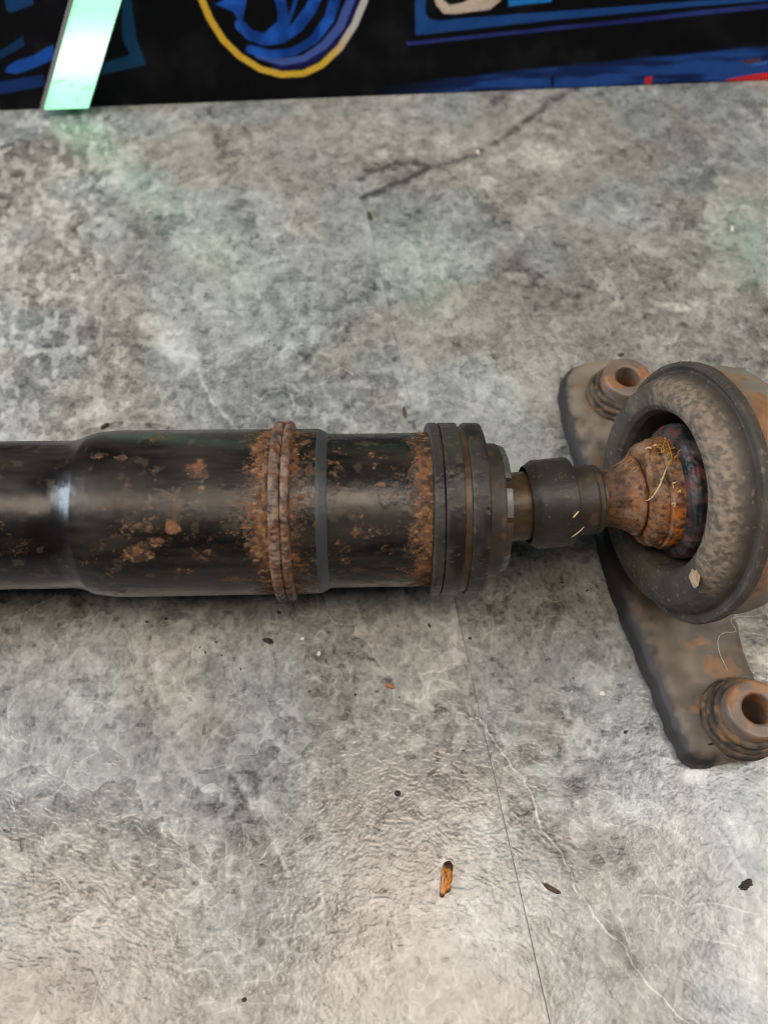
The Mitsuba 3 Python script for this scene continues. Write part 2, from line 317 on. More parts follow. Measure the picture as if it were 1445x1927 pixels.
def print_colour(p, n, uv):
    dx, dy = p.x - float(E0[0]), p.y - float(E0[1])
    s, z = dx * float(ED[0]) + dy * float(ED[1]), p.z
    weave = fbm(s * 900, z * 900, 2.0, 2)
    cloud = fbm(s * 40, z * 40, 6.0, 3)
    j = (cloud - .5) * .0009
    s, z = s + j, z - j
    c = mi.Color3f(.0035, .0036, .005) + mi.Color3f(.006, .006, .007) * smoothstep(.55, .8, cloud)

    def lay(c, d, colour, soft=.0006):
        return mix(c, colour, 1 - smoothstep(-soft, soft, d))

    S = SHAPES
    c = lay(c, d_poly(s, z, S['field']), mix(mi.Color3f(.004, .005, .012), mix((.008, .022, .10), (.02, .075, .30), smoothstep(.35, .65, fbm(s * 30, z * 160, 3.0, 2))), smoothstep(.31, .40, s)), .0020)
    c = lay(c, d_poly(s, z, S['tick']), mi.Color3f(.006, .01, .03))
    c = lay(c, d_poly(s, z, S['red']), mi.Color3f(.75, .03, .03))
    c = lay(c, d_poly(s, z, S['red2']), mi.Color3f(.65, .03, .02))
    c = lay(c, d_poly(s, z, S['brown']), mi.Color3f(.12, .05, .05))
    c = lay(c, d_poly(s, z, S['lb']), mi.Color3f(.05, .16, .5))
    c = lay(c, d_poly(s, z, S['frame']), mix((.01, .05, .20), (.02, .10, .36), cloud))
    c = lay(c, d_poly(s, z, S['line']), mix((.012, .018, .12), (.04, .06, .28), cloud))
    c = lay(c, d_poly(s, z, S['cyan']), mi.Color3f(.015, .22, .62))
    c = lay(c, d_poly(s, z, S['skin']), mix((.55, .42, .34), (.75, .62, .5), cloud))
    c = lay(c, d_poly(s, z, S['leftL']), mix((.006, .035, .085), (.012, .065, .16), cloud))
    c = lay(c, d_poly(s, z, S['l2']), mi.Color3f(.006, .035, .11))
    c = lay(c, d_poly(s, z, S['l3']), mix((.01, .06, .30), (.015, .11, .50), cloud))
    c = lay(c, d_poly(s, z, S['l4']), mix((.006, .022, .10), (.012, .05, .2), cloud))
    c = lay(c, d_poly(s, z, S['l5']), mi.Color3f(.01, .05, .16))
    blue = mix((.008, .05, .28), (.02, .13, .62), smoothstep(.3, .7, fbm(s * 70, z * 70, 9.0, 2)))
    c = lay(c, d_poly(s, z, S['hub']), blue)
    for k, w, col in (('cres4', .0045, mi.Color3f(.012, .012, .085)), ('cres3', .0030, mi.Color3f(.07, .12, .42)), ('cres2', .0036, blue),
                      ('cres1', .0046, blue), ('spoke1', .0040, blue), ('spoke2', .0016, mi.Color3f(.01, .07, .35))):
        c = lay(c, d_line(s, z, ART[k]) - w * (.75 + .5 * cloud), col)
    gold = mix((.80, .50, .05), (.62, .60, .58), smoothstep(.268, .293, s))
    c = lay(c, d_line(s, z, ART['yellow']) - .0026, gold)
    return c * (.8 + .4 * weave)


def weave_bump(p, n, uv):
    dx, dy = p.x - float(E0[0]), p.y - float(E0[1])
    s = dx * float(ED[0]) + dy * float(ED[1])
    return .5 + .25 * dr.sin(s * 5200) + .25 * dr.sin(p.z * 5200)


scene['m_print'] = {'type': 'twosided', 'bsdf': {'type': 'principled', 'base_color': proc(print_colour), 'roughness': .85, 'specular': .12}}
put('wall_hanging', wall_block(-.7, 1.1, .0004, .42, -.0036, -.0006), 'm_print', smooth=False)
tag('wall_hanging', 'black fabric wall hanging printed with blue car art and a yellow ringed wheel', 'wall hanging')

# ------------------------------------------------------------------ light bars leaning on the hanging
scene['m_aluminium'] = {'type': 'twosided', 'bsdf': {'type': 'principled', 'base_color': rgb(.42, .42, .43), 'metallic': .6, 'roughness': .4}}
BAR = [[0.0889, 0.0883], [0.1252, 0.0871], [0.0749, 0.0068], [0.0372, 0.0084]]


def bar_glow(p, n, uv):
    """LED light behind an opal strip: brighter over each diode, a few scuffs on the plastic."""
    z = p.z
    hot = dr.exp(-dr.square((z - .050) / .017)) + dr.exp(-dr.square((z - .125) / .017)) + dr.exp(-dr.square((z - .2) / .017))
    scuff = smoothstep(.66, .8, fbm(p.x * 160, z * 420, 4.0, 2)) * smoothstep(.042, .03, z) * .55
    base = mi.Color3f(.36, 1.35, .72) * (.85 + .3 * fbm(p.x * 60, z * 60, 1.0, 2))
    return (base + mi.Color3f(.75, .3, .6) * hot) * (1 - scuff) * BAR_POWER


def light_bar(key, label, quad, reach, power_proc, z0=.0074):
    """quad: top-left, top-right, bottom-right, bottom-left of the seen part (s, z); the bar goes on up to the height 'reach'."""
    (a, za), (b, zb), (c, zc), (d, zd) = quad
    sl, sr = (a - d) / (za - zd), (b - c) / (zb - zc)
    L = lambda z: d + sl * (z - zd)
    R = lambda z: c + sr * (z - zc)
    w = .0032

    def prism(l0, r0, l1, r1, z0, z1, o0, o1):
        V = [on_wall(s, z, o) for o in (o0, o1) for s, z in ((l0, z0), (r0, z0), (r1, z1), (l1, z1))]
        F = [[4, 5, 6], [4, 6, 7], [0, 2, 1], [0, 3, 2], [0, 1, 5], [0, 5, 4], [1, 2, 6], [1, 6, 5], [2, 3, 7], [2, 7, 6], [3, 0, 4], [3, 4, 7]]
        return trimesh.Trimesh(np.array(V), F, process=False)

    put(key + '__housing', trimesh.util.concatenate([prism(L(z0), L(z0) + w, L(reach), L(reach) + w, z0, reach, .001, .0135),
                                                     prism(L(z0) + w, R(z0), L(reach) + w, R(reach), z0, reach, .001, .008)]), 'm_aluminium', smooth=False)
    opal = prism(L(z0) + w + .0002, R(z0), L(reach) + w + .0002, R(reach), z0, reach, .0082, .0125)
    put(key + '__diffuser', opal, 'm_opal', smooth=False, uv=opal.vertices[:, [0, 2]],
        emitter={'type': 'area', 'radiance': power_proc})
    tag(key, label, 'light bar')


BAR_POWER = .85
scene['m_opal'] = {'type': 'diffuse', 'reflectance': rgb(.5, .6, .55)}
light_bar('light_bar', 'glowing mint green light strip leaning on the wall hanging at the left', BAR, .30, proc(bar_glow))
second = [(s + .180, z) for s, z in BAR]
bright = lambda p, n, uv: bar_glow(p, n, uv) * 2.2
light_bar('light_bar_001', 'green light strip fixed higher on the wall hanging, middle one', second, .255, proc(bright), .15)
light_bar('light_bar_002', 'green light strip fixed higher on the wall hanging, right one', [(s + .522, z) for s, z in BAR], .225, proc(bright), .125)

# ------------------------------------------------------------------ metal, paint, rust and rubber
A0, A1 = np.array([-.1858, .1733, .0705]), np.array([.0360, .1795, .0655])
AX = unit(A1 - A0)
KX = .2615e-3
at_px = lambda px: (px - 722.5) * KX                        # metres along the shaft from the measured drawing
W0 = A0 - AX * (A0[0] / AX[0])                               # the axis at x = 0


def st(px):                                                  # distance along the axis from W0
    return at_px(px) / AX[0]


X_WELD, X_FLANGE = at_px(541), at_px(804)

# rust patches on the tube: (point on the surface, size along the shaft, size round it, strength)
SPOTS = [[-0.1078, 0.1423, 0.0917, 0.00912, 0.00624, 1], [-0.0816, 0.1759, 0.1085, 0.00576, 0.00624, 0.85], [-0.0928, 0.1517, 0.1007, 0.00384, 0.00384, 0.9], [-0.0909, 0.1591, 0.105, 0.00336, 0.0096, 0.5], [-0.1274, 0.1833, 0.1086, 0.0048, 0.0024, 0.7], [-0.117, 0.1821, 0.1087, 0.00288, 0.0024, 0.9], [-0.078, 0.1436, 0.0917, 0.00288, 0.00288, 0.7], [-0.0694, 0.1372, 0.0768, 0.0072, 0.00384, 0.6], [-0.0899, 0.1384, 0.0831, 0.0072, 0.00336, 0.4], [-0.0797, 0.1671, 0.1074, 0.00288, 0.0048, 0.5], [-0.1489, 0.1896, 0.1021, 0.00576, 0.0024, 0.6], [-0.1586, 0.1896, 0.1022, 0.00336, 0.0024, 0.4], [-0.1006, 0.1465, 0.0964, 0.0048, 0.0048, 0.6], [-0.0843, 0.1485, 0.0976, 0.00336, 0.00288, 0.4], [-0.0986, 0.1717, 0.1086, 0.0024, 0.00336, 0.4], [-0.0586, 0.1585, 0.1036, 0.0072, 0.0144, 0.5], [-0.0607, 0.1776, 0.108, 0.00384, 0.0072, 0.5], [-0.0054, 0.188, 0.1029, 0.00216, 0.0024, 0.9], [-0.0039, 0.1811, 0.104, 0.0024, 0.00288, 0.5], [-0.0018, 0.1715, 0.1034, 0.00336, 0.00144, 0.6], [0.0051, 0.18, 0.1039, 0.00288, 0.0024, 0.4], [0.0153, 0.1422, 0.0745, 0.00672, 0.00384, 0.9], [-0.0295, 0.1394, 0.079, 0.00144, 0.0012, 0.9], [-0.0324, 0.1767, 0.1071, 0.00336, 0.00528, 0.7], [-0.0309, 0.1634, 0.1044, 0.00192, 0.00336, 0.4], [-0.0324, 0.1379, 0.0722, 0.00288, 0.0024, 0.6], [-0.1633, 0.1401, 0.0821, 0.0048, 0.00192, 0.3], [-0.0575, 0.141, 0.086, 0.00384, 0.00336, 0.5]]


def rust_weight(p):
    n1 = fbm(p.x * 170, p.y * 170, p.z * 170 + 3, 3)
    n2 = fbm(p.x * 640 + 7, p.y * 640, p.z * 640, 2)
    n3 = fbm(p.x * 1500, p.y * 1500 + 5, p.z * 1500, 2)
    e = (n1 - .5) * 1.5
    w = 1 - smoothstep(.1, 1.35, dr.abs(p.x - float(X_WELD) + .0010) / .0145 + e * .7)
    w = dr.maximum(w, (1 - smoothstep(0., 1.35, (float(X_FLANGE) - p.x) / .0115 + e * .8)) * smoothstep(float(X_FLANGE) - .04, float(X_FLANGE) - .03, p.x) * smoothstep(float(X_FLANGE) + .001, float(X_FLANGE), p.x))
    for (x, y, z, a, b, s) in SPOTS:
        d = dr.sqrt(dr.square((p.x - x) / a) + dr.square((p.y - y) / b) + dr.square((p.z - z) / b))
        w = dr.maximum(w, s * (1 - smoothstep(.2, 1.3, d + e * .8)))
    m = smoothstep(.42, .62, fbm(p.x * 38 + 4, p.y * 38, p.z * 38, 2))
    w = dr.maximum(w, smoothstep(.42, .72, n1) * m * .43)
    w = smoothstep(.20, .88, w + (n2 - .5) * .8 + (n3 - .5) * .65)
    neck = smoothstep(-.161, -.153, p.x) * (1 - smoothstep(-.139, -.133, p.x))
    return w * (1 - .95 * neck)


def rust_colour(p):
    a = fbm(p.x * 100 + 20, p.y * 100, p.z * 100, 3)
    b = fbm(p.x * 620, p.y * 620, p.z * 620 + 9, 2)
    c = mix((.042, .019, .010), (.155, .064, .024), smoothstep(.3, .68, a))
    c = mix(c, (.24, .145, .068), smoothstep(.50, .72, b) * .65)
    return mix(c, (.020, .012, .009), smoothstep(.52, .68, fbm(p.x * 330, p.y * 330 + 5, p.z * 330, 2)) * .75)


def tube_colour(p, n, uv):
    w = rust_weight(p)
    film = fbm(p.x * 24, p.y * 70, p.z * 70, 3)
    streak = fbm(p.x * 60, p.y * 420, p.z * 420, 2)
    paint = mix((.006, .0052, .0048), (.027, .023, .0195), smoothstep(.35, .7, film * .75 + streak * .25))
    dust = smoothstep(.62, .76, fbm(p.x * 170 + 3, p.y * 210, p.z * 210, 3))
    paint = mix(paint, (.11, .09, .066), dust * .25)
    return mix(paint, rust_colour(p), w)


def tube_rough(p, n, uv):
    w = rust_weight(p)
    neck = smoothstep(-.161, -.153, p.x) * (1 - smoothstep(-.139, -.133, p.x))
    return .25 + .12 * fbm(p.x * 80, p.y * 80, p.z * 80, 2) + .5 * w - .07 * neck


def pit(p, n, uv):
    return fbm(p.x * 520, p.y * 520, p.z * 520, 2) * (.35 + 1.2 * smoothstep(.45, .6, fbm(p.x * 120, p.y * 120, p.z * 120 + 3, 2)))


def pbr(key, colour, rough, metal=0.0, spec=.5, bump=None, scale=0.0, eps=4e-4, **more):
    b = {'type': 'principled', 'base_color': colour, 'roughness': rough, 'metallic': metal, 'specular': spec, **more}
    if bump is not None:
        b = {'type': 'bumpmap', 'arbitrary': proc(bump, eps=eps), 'scale': scale, 'bsdf': b}
    scene[key] = {'type': 'twosided', 'bsdf': b}


def tube_pit(p, n, uv):
    core = 1 - smoothstep(.5, 1.3, dr.abs(p.x - float(X_WELD)) / .016)
    core = dr.maximum(core, smoothstep(float(X_FLANGE) - .016, float(X_FLANGE) - .004, p.x))
    return fbm(p.x * 560, p.y * 560, p.z * 560, 2) * (.10 + core + .5 * smoothstep(.56, .68, fbm(p.x * 120, p.y * 120, p.z * 120 + 3, 2)) * smoothstep(-.150, -.140, p.x))


pbr('m_tube', proc(tube_colour), proc(tube_rough), spec=.42, bump=tube_pit, scale=.00032)


def bead_colour(p, n, uv):
    a = fbm(p.x * 300, p.y * 300, p.z * 300, 3)
    c = mix((.050, .032, .024), (.185, .125, .090), smoothstep(.3, .7, a))
    return mix(c, (.13, .048, .020), smoothstep(.42, .62, fbm(p.x * 150, p.y * 150, p.z * 150 + 30, 2)) * .65)


pbr('m_bead', proc(bead_colour), .6, metal=.15, bump=pit, scale=.0008)


def black_colour(p, n, uv):
    a = fbm(p.x * 90, p.y * 90, p.z * 90 + 11, 3)
    s = smoothstep(.66, .80, fbm(p.x * 620, p.y * 620, p.z * 620, 2))
    return mix(mix((.011, .010, .0095), (.036, .031, .027), a), (.15, .12, .09), s * .30)


pbr('m_black', proc(black_colour), .44, spec=.34, bump=pit, scale=.00012)
pbr('m_ring', proc(lambda p, n, uv: mix(mix((.010, .009, .009), (.036, .032, .028), smoothstep(.3, .7, fbm(p.x * 150, p.y * 70, p.z * 70 + 33, 3))), (.13, .11, .085), smoothstep(.62, .74, fbm(p.x * 300, p.y * 620, p.z * 620, 2)) * .25)), .44, spec=.32, bump=pit, scale=.0002)
pbr('m_band', rgb(.036, .039, .040), .46, spec=.45, bump=pit, scale=.0001)


def shield_colour(p, n, uv):
    a = fbm(p.x * 120, p.y * 120, p.z * 120 + 19, 3)
    c = mix((.016, .014, .012), (.055, .044, .034), a)
    return mix(c, (.10, .055, .03), smoothstep(.58, .74, fbm(p.x * 200, p.y * 200, p.z * 200, 2)) * .6)


pbr('m_shield', proc(shield_colour), .55, spec=.4, bump=pit, scale=.0002)
pbr('m_zinc', proc(lambda p, n, uv: mix((.05, .053, .053), (.17, .175, .17), fbm(p.x * 300, p.y * 300, p.z * 300, 2))), .45, metal=.5)


def stub_colour(p, n, uv):
    a = fbm(p.x * 150, p.y * 260, p.z * 260, 3)
    return mix((.030, .022, .013), (.105, .066, .034), a)


pbr('m_stub', proc(stub_colour), .42, spec=.4, metal=.2, bump=pit, scale=.0001)


def cone_colour(p, n, uv):
    a = fbm(p.x * 150, p.y * 150, p.z * 150 + 40, 3)
    b = fbm(p.x * 560, p.y * 560, p.z * 560, 3)
    c = mix((.070, .034, .018), (.22, .095, .038), smoothstep(.34, .66, a * .7 + b * .3))
    c = mix(c, (.25, .165, .105), smoothstep(.50, .68, fbm(p.x * 210 + 50, p.y * 210, p.z * 210, 3)) * .65)
    hot = smoothstep(float(SB[0]) - .004, float(SB[0]) + .003, p.x + (a - .5) * .006) * smoothstep(.38, .55, fbm(p.x * 60, p.y * 200, p.z * 200, 2))
    c = mix(c, (.48, .14, .020), hot * .85)
    c = mix(c, (.040, .020, .013), smoothstep(float(SB[0]) - .016, float(SB[0]) - .024, p.x + (a - .5) * .008) * .6)
    return mix(c, (.022, .012, .010), smoothstep(.56, .74, fbm(p.x * 620 + 8, p.y * 620, p.z * 620, 3)) * .75)


def disc_colour(p, n, uv):
    a = fbm(p.x * 130, p.y * 130, p.z * 130 + 60, 3)
    c = mix((.010, .009, .010), (.055, .045, .042), smoothstep(.35, .7, a))
    return mix(c, (.15, .034, .024), smoothstep(.48, .70, fbm(p.x * 210, p.y * 240, p.z * 240 + 90, 3)) * .6)


CB, BN = np.array([.1448, .1857, .0700]), None
_a, _b = math.radians(9.3), math.radians(8.0)
BN = np.array([-math.cos(_a) * math.cos(_b), -math.sin(_a) * math.cos(_b), math.sin(_b)])     # the bearing's axis, towards its open side
SA = np.array([.0727, .1813, .0665])
SD = unit(np.array([.1388, .1874, .0680]) - SA)                                                # the stub shaft's axis
KS = .2590e-3
ss = lambda px: (px - 1000) * KS                             # along the stub from SA
SB = SA + SD * ss(1246)

UB = unit([BN[0], BN[1], 0])                                                                 # along the bracket's width, towards the open side
VB = np.cross([0, 0, 1.0], UB)                                                                # along its length, towards the viewer
pbr('m_cone', proc(cone_colour), .62, spec=.4, bump=pit, scale=.0005)
pbr('m_disc', proc(disc_colour), .5, spec=.45, bump=pit, scale=.0005)


def bearing_uv(p):
    d = [p.x - float(CB[0]), p.y - float(CB[1]), p.z - float(CB[2])]
    u = d[0] * float(BN[0]) + d[1] * float(BN[1]) + d[2] * float(BN[2])
    q = [d[k] - u * float(BN[k]) for k in range(3)]
    return u, dr.sqrt(q[0] * q[0] + q[1] * q[1] + q[2] * q[2])


def rubber_dust(p):
    u, r = bearing_uv(p)
    # streaks that run out from the hole: noise in direction, stretched along the radius
    ix, iy, iz = (p.x - float(CB[0])) / r, (p.y - float(CB[1])) / r, (p.z - float(CB[2])) / r
    cracks = fbm(ix * 26, iy * 26 + r * 260, iz * 26, 3)
    fine = fbm(p.x * 480, p.y * 480, p.z * 480, 2)
    zone = smoothstep(.040, .046, r) * (1 - smoothstep(.0550, .0585, r))
    side = smoothstep(-.12, .35, iz * .8 + ix * .55 + (fbm(p.x * 50, p.y * 50, p.z * 50, 2) - .5) * 1.1)
    return zone * side * (.35 + .65 * smoothstep(.36, .58, cracks * .65 + fine * .35)), cracks, fine


def rubber_colour(p, n, uv):
    w, cracks, fine = rubber_dust(p)
    base = mix((.022, .019, .017), (.080, .066, .053), fbm(p.x * 120, p.y * 120, p.z * 120, 3))
    dust = mix((.13, .095, .068), (.27, .205, .15), fine)
    c = mix(base, dust, dr.clip(w * .95, 0, 1))
    u, r = bearing_uv(p)
    web = ridge(fbm(p.x * 210, p.y * 210, p.z * 210 + 71, 2))
    band = smoothstep(.042, .046, r) * (1 - smoothstep(.050, .053, r)) * smoothstep(.060, .078, p.z) * smoothstep(.140, .152, p.x)
    c = mix(c, (.022, .020, .019), band * (1 - smoothstep(.60, .86, web)) * .75)
    c = mix(c, (.38, .31, .235), band * smoothstep(.88, .97, web) * .8)
    return mix(c, (.30, .25, .19), smoothstep(.70, .80, fbm(p.x * 520, p.y * 520 + 4, p.z * 520, 2)) * .25)


def rubber_bump(p, n, uv):
    w, cracks, fine = rubber_dust(p)
    return cracks * w + .25 * fine


pbr('m_rubber', proc(rubber_colour), .6, spec=.35, bump=rubber_bump, scale=.0007)


def steel_colour(p, n, uv):
    a = fbm(p.x * 60, p.y * 60, p.z * 60 + 5, 3)
    b = fbm(p.x * 260, p.y * 260, p.z * 260, 2)
    u, r = bearing_uv(p)
    edge = smoothstep(-.014, -.004, u + (a - .5) * .03)
    c = mix((.10, .092, .076), (.21, .19, .155), a)
    rust = mix((.13, .062, .03), (.30, .17, .085), b)
    return mix(c, rust, dr.clip(edge * .75 + smoothstep(.58, .70, a) * .5, 0, 1))


pbr('m_shell', proc(steel_colour), .55, spec=.4, metal=.1, bump=pit, scale=.0003)


def rim(p):
    """How far a point lies towards the bracket's open (left) side."""
    return (p.x - float(CB[0])) * float(UB[0]) + (p.y - float(CB[1])) * float(UB[1])


def bracket_colour(p, n, uv):
    a = fbm(p.x * 50, p.y * 50, p.z * 50 + 15, 3)
    b = fbm(p.x * 240, p.y * 240, p.z * 240, 2)
    c = mix((.066, .050, .036), (.19, .155, .118), smoothstep(.3, .7, a))
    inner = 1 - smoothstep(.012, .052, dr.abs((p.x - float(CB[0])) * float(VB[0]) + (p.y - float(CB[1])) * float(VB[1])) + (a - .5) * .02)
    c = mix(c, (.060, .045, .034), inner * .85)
    c = mix(c, (.070, .058, .048), smoothstep(.55, .7, fbm(p.x * 90, p.y * 90 + 5, p.z * 90, 2)) * .6)
    rust = mix((.14, .060, .022), (.30, .15, .065), b)
    w = smoothstep(.66, .78, fbm(p.x * 95 + 13, p.y * 95, p.z * 95, 3)) * .7
    for (x, y, r) in ((.1725, .1150, .011), (.1660, .1290, .006)):
        d = dr.sqrt(dr.square(p.x - x) + dr.square((p.y - y) * 1.5)) / r
        w = dr.maximum(w, (1 - smoothstep(.5, 1.0, d + (b - .5) * 1.3)) * .6)
    c = mix(c, rust, w)
    # shade of the left-facing folded rim, put into the colour
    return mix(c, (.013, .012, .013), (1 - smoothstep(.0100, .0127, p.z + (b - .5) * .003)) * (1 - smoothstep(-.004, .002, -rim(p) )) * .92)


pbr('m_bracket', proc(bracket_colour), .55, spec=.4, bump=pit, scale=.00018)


def bushing_colour(p, n, uv):
    a = fbm(p.x * 140, p.y * 140, p.z * 240, 3)
    c = mix((.026, .020, .015), (.085, .062, .042), smoothstep(.32, .7, a))
    return mix(c, (.19, .10, .045), smoothstep(.56, .7, fbm(p.x * 220, p.y * 220, p.z * 220 + 4, 2)) * .6)


pbr('m_bushing', proc(bushing_colour), .65, spec=.35, bump=pit, scale=.0004)


def sleeve_colour(p, n, uv):
    a = fbm(p.x * 120, p.y * 120, p.z * 120 + 25, 3)
    b = fbm(p.x * 360, p.y * 360, p.z * 360, 2)
    c = mix((.09, .066, .052), (.22, .165, .13), a)
    rust = mix((.14, .055, .022), (.40, .18, .07), b)
    return mix(c, rust, smoothstep(.46, .64, fbm(p.x * 110 + 2, p.y * 110, p.z * 110, 2)) * .8)


pbr('m_sleeve', proc(sleeve_colour), .5, spec=.45, metal=.2, bump=pit, scale=.00025)

# ------------------------------------------------------------------ the drive shaft
K = 'drive_shaft'
tag(K, 'rusty black drive shaft with a rubber centre bearing lying across the stone tabletop', 'drive shaft')
R = lambda half: half * .2600e-3
tubewob = lambda t, A, r: nz(t, A, r, 90, 3) * .00035 + nz(t, A, r, 18, 5) * .0003
put(K + '__tube', spin([(st(-700), R(137)), (st(30), R(137.5)), (st(140), R(137.5)), (st(150), R(137.6)), (st(158), R(138.3)), (st(166), R(139.8)), (st(174), R(142.0)), (st(182), R(145.0)), (st(189), R(148.3)), (st(192), R(149.6)), (st(195), R(150.4)), (st(204), R(151.8)), (st(218), R(153.6)), (st(236), R(154.9)), (st(252), R(155.3)), (st(512), R(155)), (st(588), R(154.4)), (st(602), R(154.2))], W0, AX, 288, tubewob, fine=.0012), 'm_tube', smooth=True)
band_wob = lambda t, A, r: nz(t, A, r, 120, 8) * .0003
put(K + '__band', spin([(st(601.6), R(153.6)), (st(602), R(154.3)), (st(603.5), R(154.7)), (st(608), R(153.0)), (st(618), R(147.3)), (st(620.5), R(145.8)), (st(621), R(144.6))], W0, AX, 256, band_wob, fine=.0008), 'm_band', smooth=40)
tag(K + '__band', 'plain grey shoulder band round the tube')
put(K + '__sleeve', spin([(st(619), R(145)), (st(630), R(144.8)), (st(700), R(144.6)), (st(806), R(145.4))], W0, AX, 288, tubewob, fine=.0012), 'm_tube', smooth=True)


def bead(px, half, wid, seed):
    ph = np.linspace(0, np.pi, 13)
    prof = [(st(px) - R(wid / 2) * math.cos(q), R(152) + R(half - 152) * math.sin(q) ** .4) for q in ph]

    def wob(t, A, r):
        hump = np.clip((r - R(151)) / R(half - 151), 0, 1)
        return hump * (.00016 * np.sin(A * 96 + 3 * np.sin(A * 5 + seed)) + nz(t, A, r, 420, seed) * .0020 + nz(t, A, r, 60, seed + 9) * .0012)
    m = spin(prof, W0, AX, 420, wob)
    v = m.vertices
    v += np.outer((meshkit.fbm(v * 45 + 9, 3, seed + 3) - .5) * .0010, AX)
    m.vertices = v
    return m


put(K + '__weld_bead', bead(533.5, 169, 21, 3), 'm_bead', smooth=True)
put(K + '__weld_bead', bead(551, 168, 17, 7), 'm_bead', smooth=True)

small = lambda t, A, r: nz(t, A, r, 60, 12) * .0003
nicked = lambda t, A, r: nz(t, A, r, 45, 14) * .0006 - np.clip(nz(t, A, r, 380, 15) - .19, 0, 1) * .0028 * (r > R(155))


def ring(name, p0, p1, half, bsdf, ch=2.5, inner=130):
    return put(K + '__' + name, spin([(st(p0), R(inner)), (st(p0), R(half - ch)), (st(p0 + ch * .35), R(half - ch * .25)), (st(p0 + ch), R(half)), (st(p1 - ch), R(half)), (st(p1 - ch * .35), R(half - ch * .25)),
                                      (st(p1), R(half - ch)), (st(p1), R(inner))], W0, AX, 420, nicked, fine=.0007), bsdf, smooth=30)


ring('flange_ring', 802.5, 821.5, 163.5, 'm_ring', 4)
ring('flange_ring', 822.3, 855.5, 162.8, 'm_ring', 2.5)
put(K + '__groove', spin([(st(854), R(156)), (st(869), R(156))], W0, AX, 200), 'm_stub', smooth=True)
ring('flange_ring', 867, 899, 162, 'm_ring', 4)
# crimped joint cover with its row of tabs
put(K + '__joint_cover', spin([(st(898), R(127)), (st(899.5), R(125.5)), (st(915), R(124)), (st(929), R(123.5)), (st(932), R(122)), (st(933), R(119)), (st(933), R(100)), (st(928), R(92)), (st(924), R(60))], W0, AX, 220, small, fine=.0012), 'm_shield', smooth=30)
n_tabs = 11
for k in range(n_tabs):
    c0 = k * 2 * np.pi / n_tabs + .35 * (rng.random() - .5) * .3
    half_w = (.215 + .06 * rng.random())
    lift = rng.random()
    prof = np.array([(st(932.6), R(121.4)), (st(937 + 3 * lift), R(119.8 + 1.2 * lift)), (st(941.5 + 3 * lift), R(117 + 2 * lift)), (st(943 + 3 * lift), R(113)), (st(941 + 2 * lift), R(108)), (st(932.6), R(110))])
    th = np.linspace(c0 - half_w, c0 + half_w, 12)
    a_, b_ = unit(np.cross(AX, [0, 0, 1])), None
    b_ = np.cross(AX, a_)
    V = np.array([W0 + t * AX + r * (math.cos(q) * a_ + math.sin(q) * b_) for q in th for t, r in prof])
    m_, F = len(prof), []
    for i in range(len(th) - 1):
        for j in range(m_):
            j2 = (j + 1) % m_
            F += [[i * m_ + j, i * m_ + j2, (i + 1) * m_ + j2], [i * m_ + j, (i + 1) * m_ + j2, (i + 1) * m_ + j]]
    for base, rev in ((0, False), ((len(th) - 1) * m_, True)):
        for j in range(1, m_ - 1):
            F.append([base, base + j + 1, base + j] if rev else [base, base + j, base + j + 1])
    put(K + '__joint_cover__tab', trimesh.Trimesh(V, F, process=False), 'm_zinc' if rng.random() < .45 else 'm_shield', smooth=30)

# stub shaft, collar and boot neck on the bent axis
Q = lambda half: half * KS
put(K + '__stub_shaft', spin([(ss(925), Q(64)), (ss(960), Q(65)), (ss(1010), Q(66)), (ss(1130), Q(60))], SA, SD, 160, small, fine=.0015), 'm_stub', smooth=True)
put(K + '__collar', spin([(ss(1026), Q(60)), (ss(1024), Q(71)), (ss(995), Q(72.5)), (ss(989), Q(73.5)), (ss(988), Q(74.5)), (ss(989), Q(75.5)), (ss(995), Q(79)), (ss(1000), Q(82.5)), (ss(1003.5), Q(84.6)), (ss(1006), Q(85)), (ss(1066), Q(85)), (ss(1070), Q(84)), (ss(1072), Q(81)), (ss(1072), Q(60))],
                         SA, SD, 200, small, fine=.0015), 'm_black', smooth=30)
put(K + '__collar_step', spin([(ss(1070), Q(66)), (ss(1074), Q(67)), (ss(1110), Q(66.5)), (ss(1113), Q(65.5)), (ss(1114), Q(64.5)), (ss(1115), Q(66)), (ss(1122), Q(66.5)), (ss(1125), Q(65)), (ss(1126), Q(50))], SA, SD, 180, small, fine=.0015), 'm_shield', smooth=30)
rough = lambda t, A, r: nz(t, A, r, 130, 21) * .0010 + nz(t, A, r, 420, 22) * .0011
put(K + '__boot_cone', spin([(ss(1124), Q(57)), (ss(1132), Q(56)), (ss(1144), Q(55)), (ss(1158), Q(58)), (ss(1172), Q(64)), (ss(1183), Q(70)), (ss(1188), Q(74)), (ss(1190), Q(76.5)), (ss(1194), Q(76.5)), (ss(1196), Q(73)), (ss(1197), Q(69)), (ss(1198.5), Q(69)), (ss(1200), Q(80)), (ss(1203), Q(88)), (ss(1207), Q(95)),
                             (ss(1213), Q(99)), (ss(1226), Q(102)), (ss(1228), Q(99.5)), (ss(1230), Q(100)), (ss(1233), Q(105.5)), (ss(1243), Q(107)), (ss(1256), Q(107)), (ss(1261), Q(103)), (ss(1262), Q(90))], SA, SD, 240, rough, fine=.0009), 'm_cone', smooth=True)
tag(K + '__boot_cone', 'flaking orange rust cone inside the bearing')
put(K + '__bearing_disc', spin([(ss(1252), Q(92)), (ss(1254), Q(108)), (ss(1258), Q(119)), (ss(1264), Q(126)), (ss(1272), Q(129)), (ss(1288), Q(129)), (ss(1298), Q(125)), (ss(1302), Q(118)), (ss(1304), Q(80))], SA, SD, 240, rough, fine=.0009), 'm_disc', smooth=True)

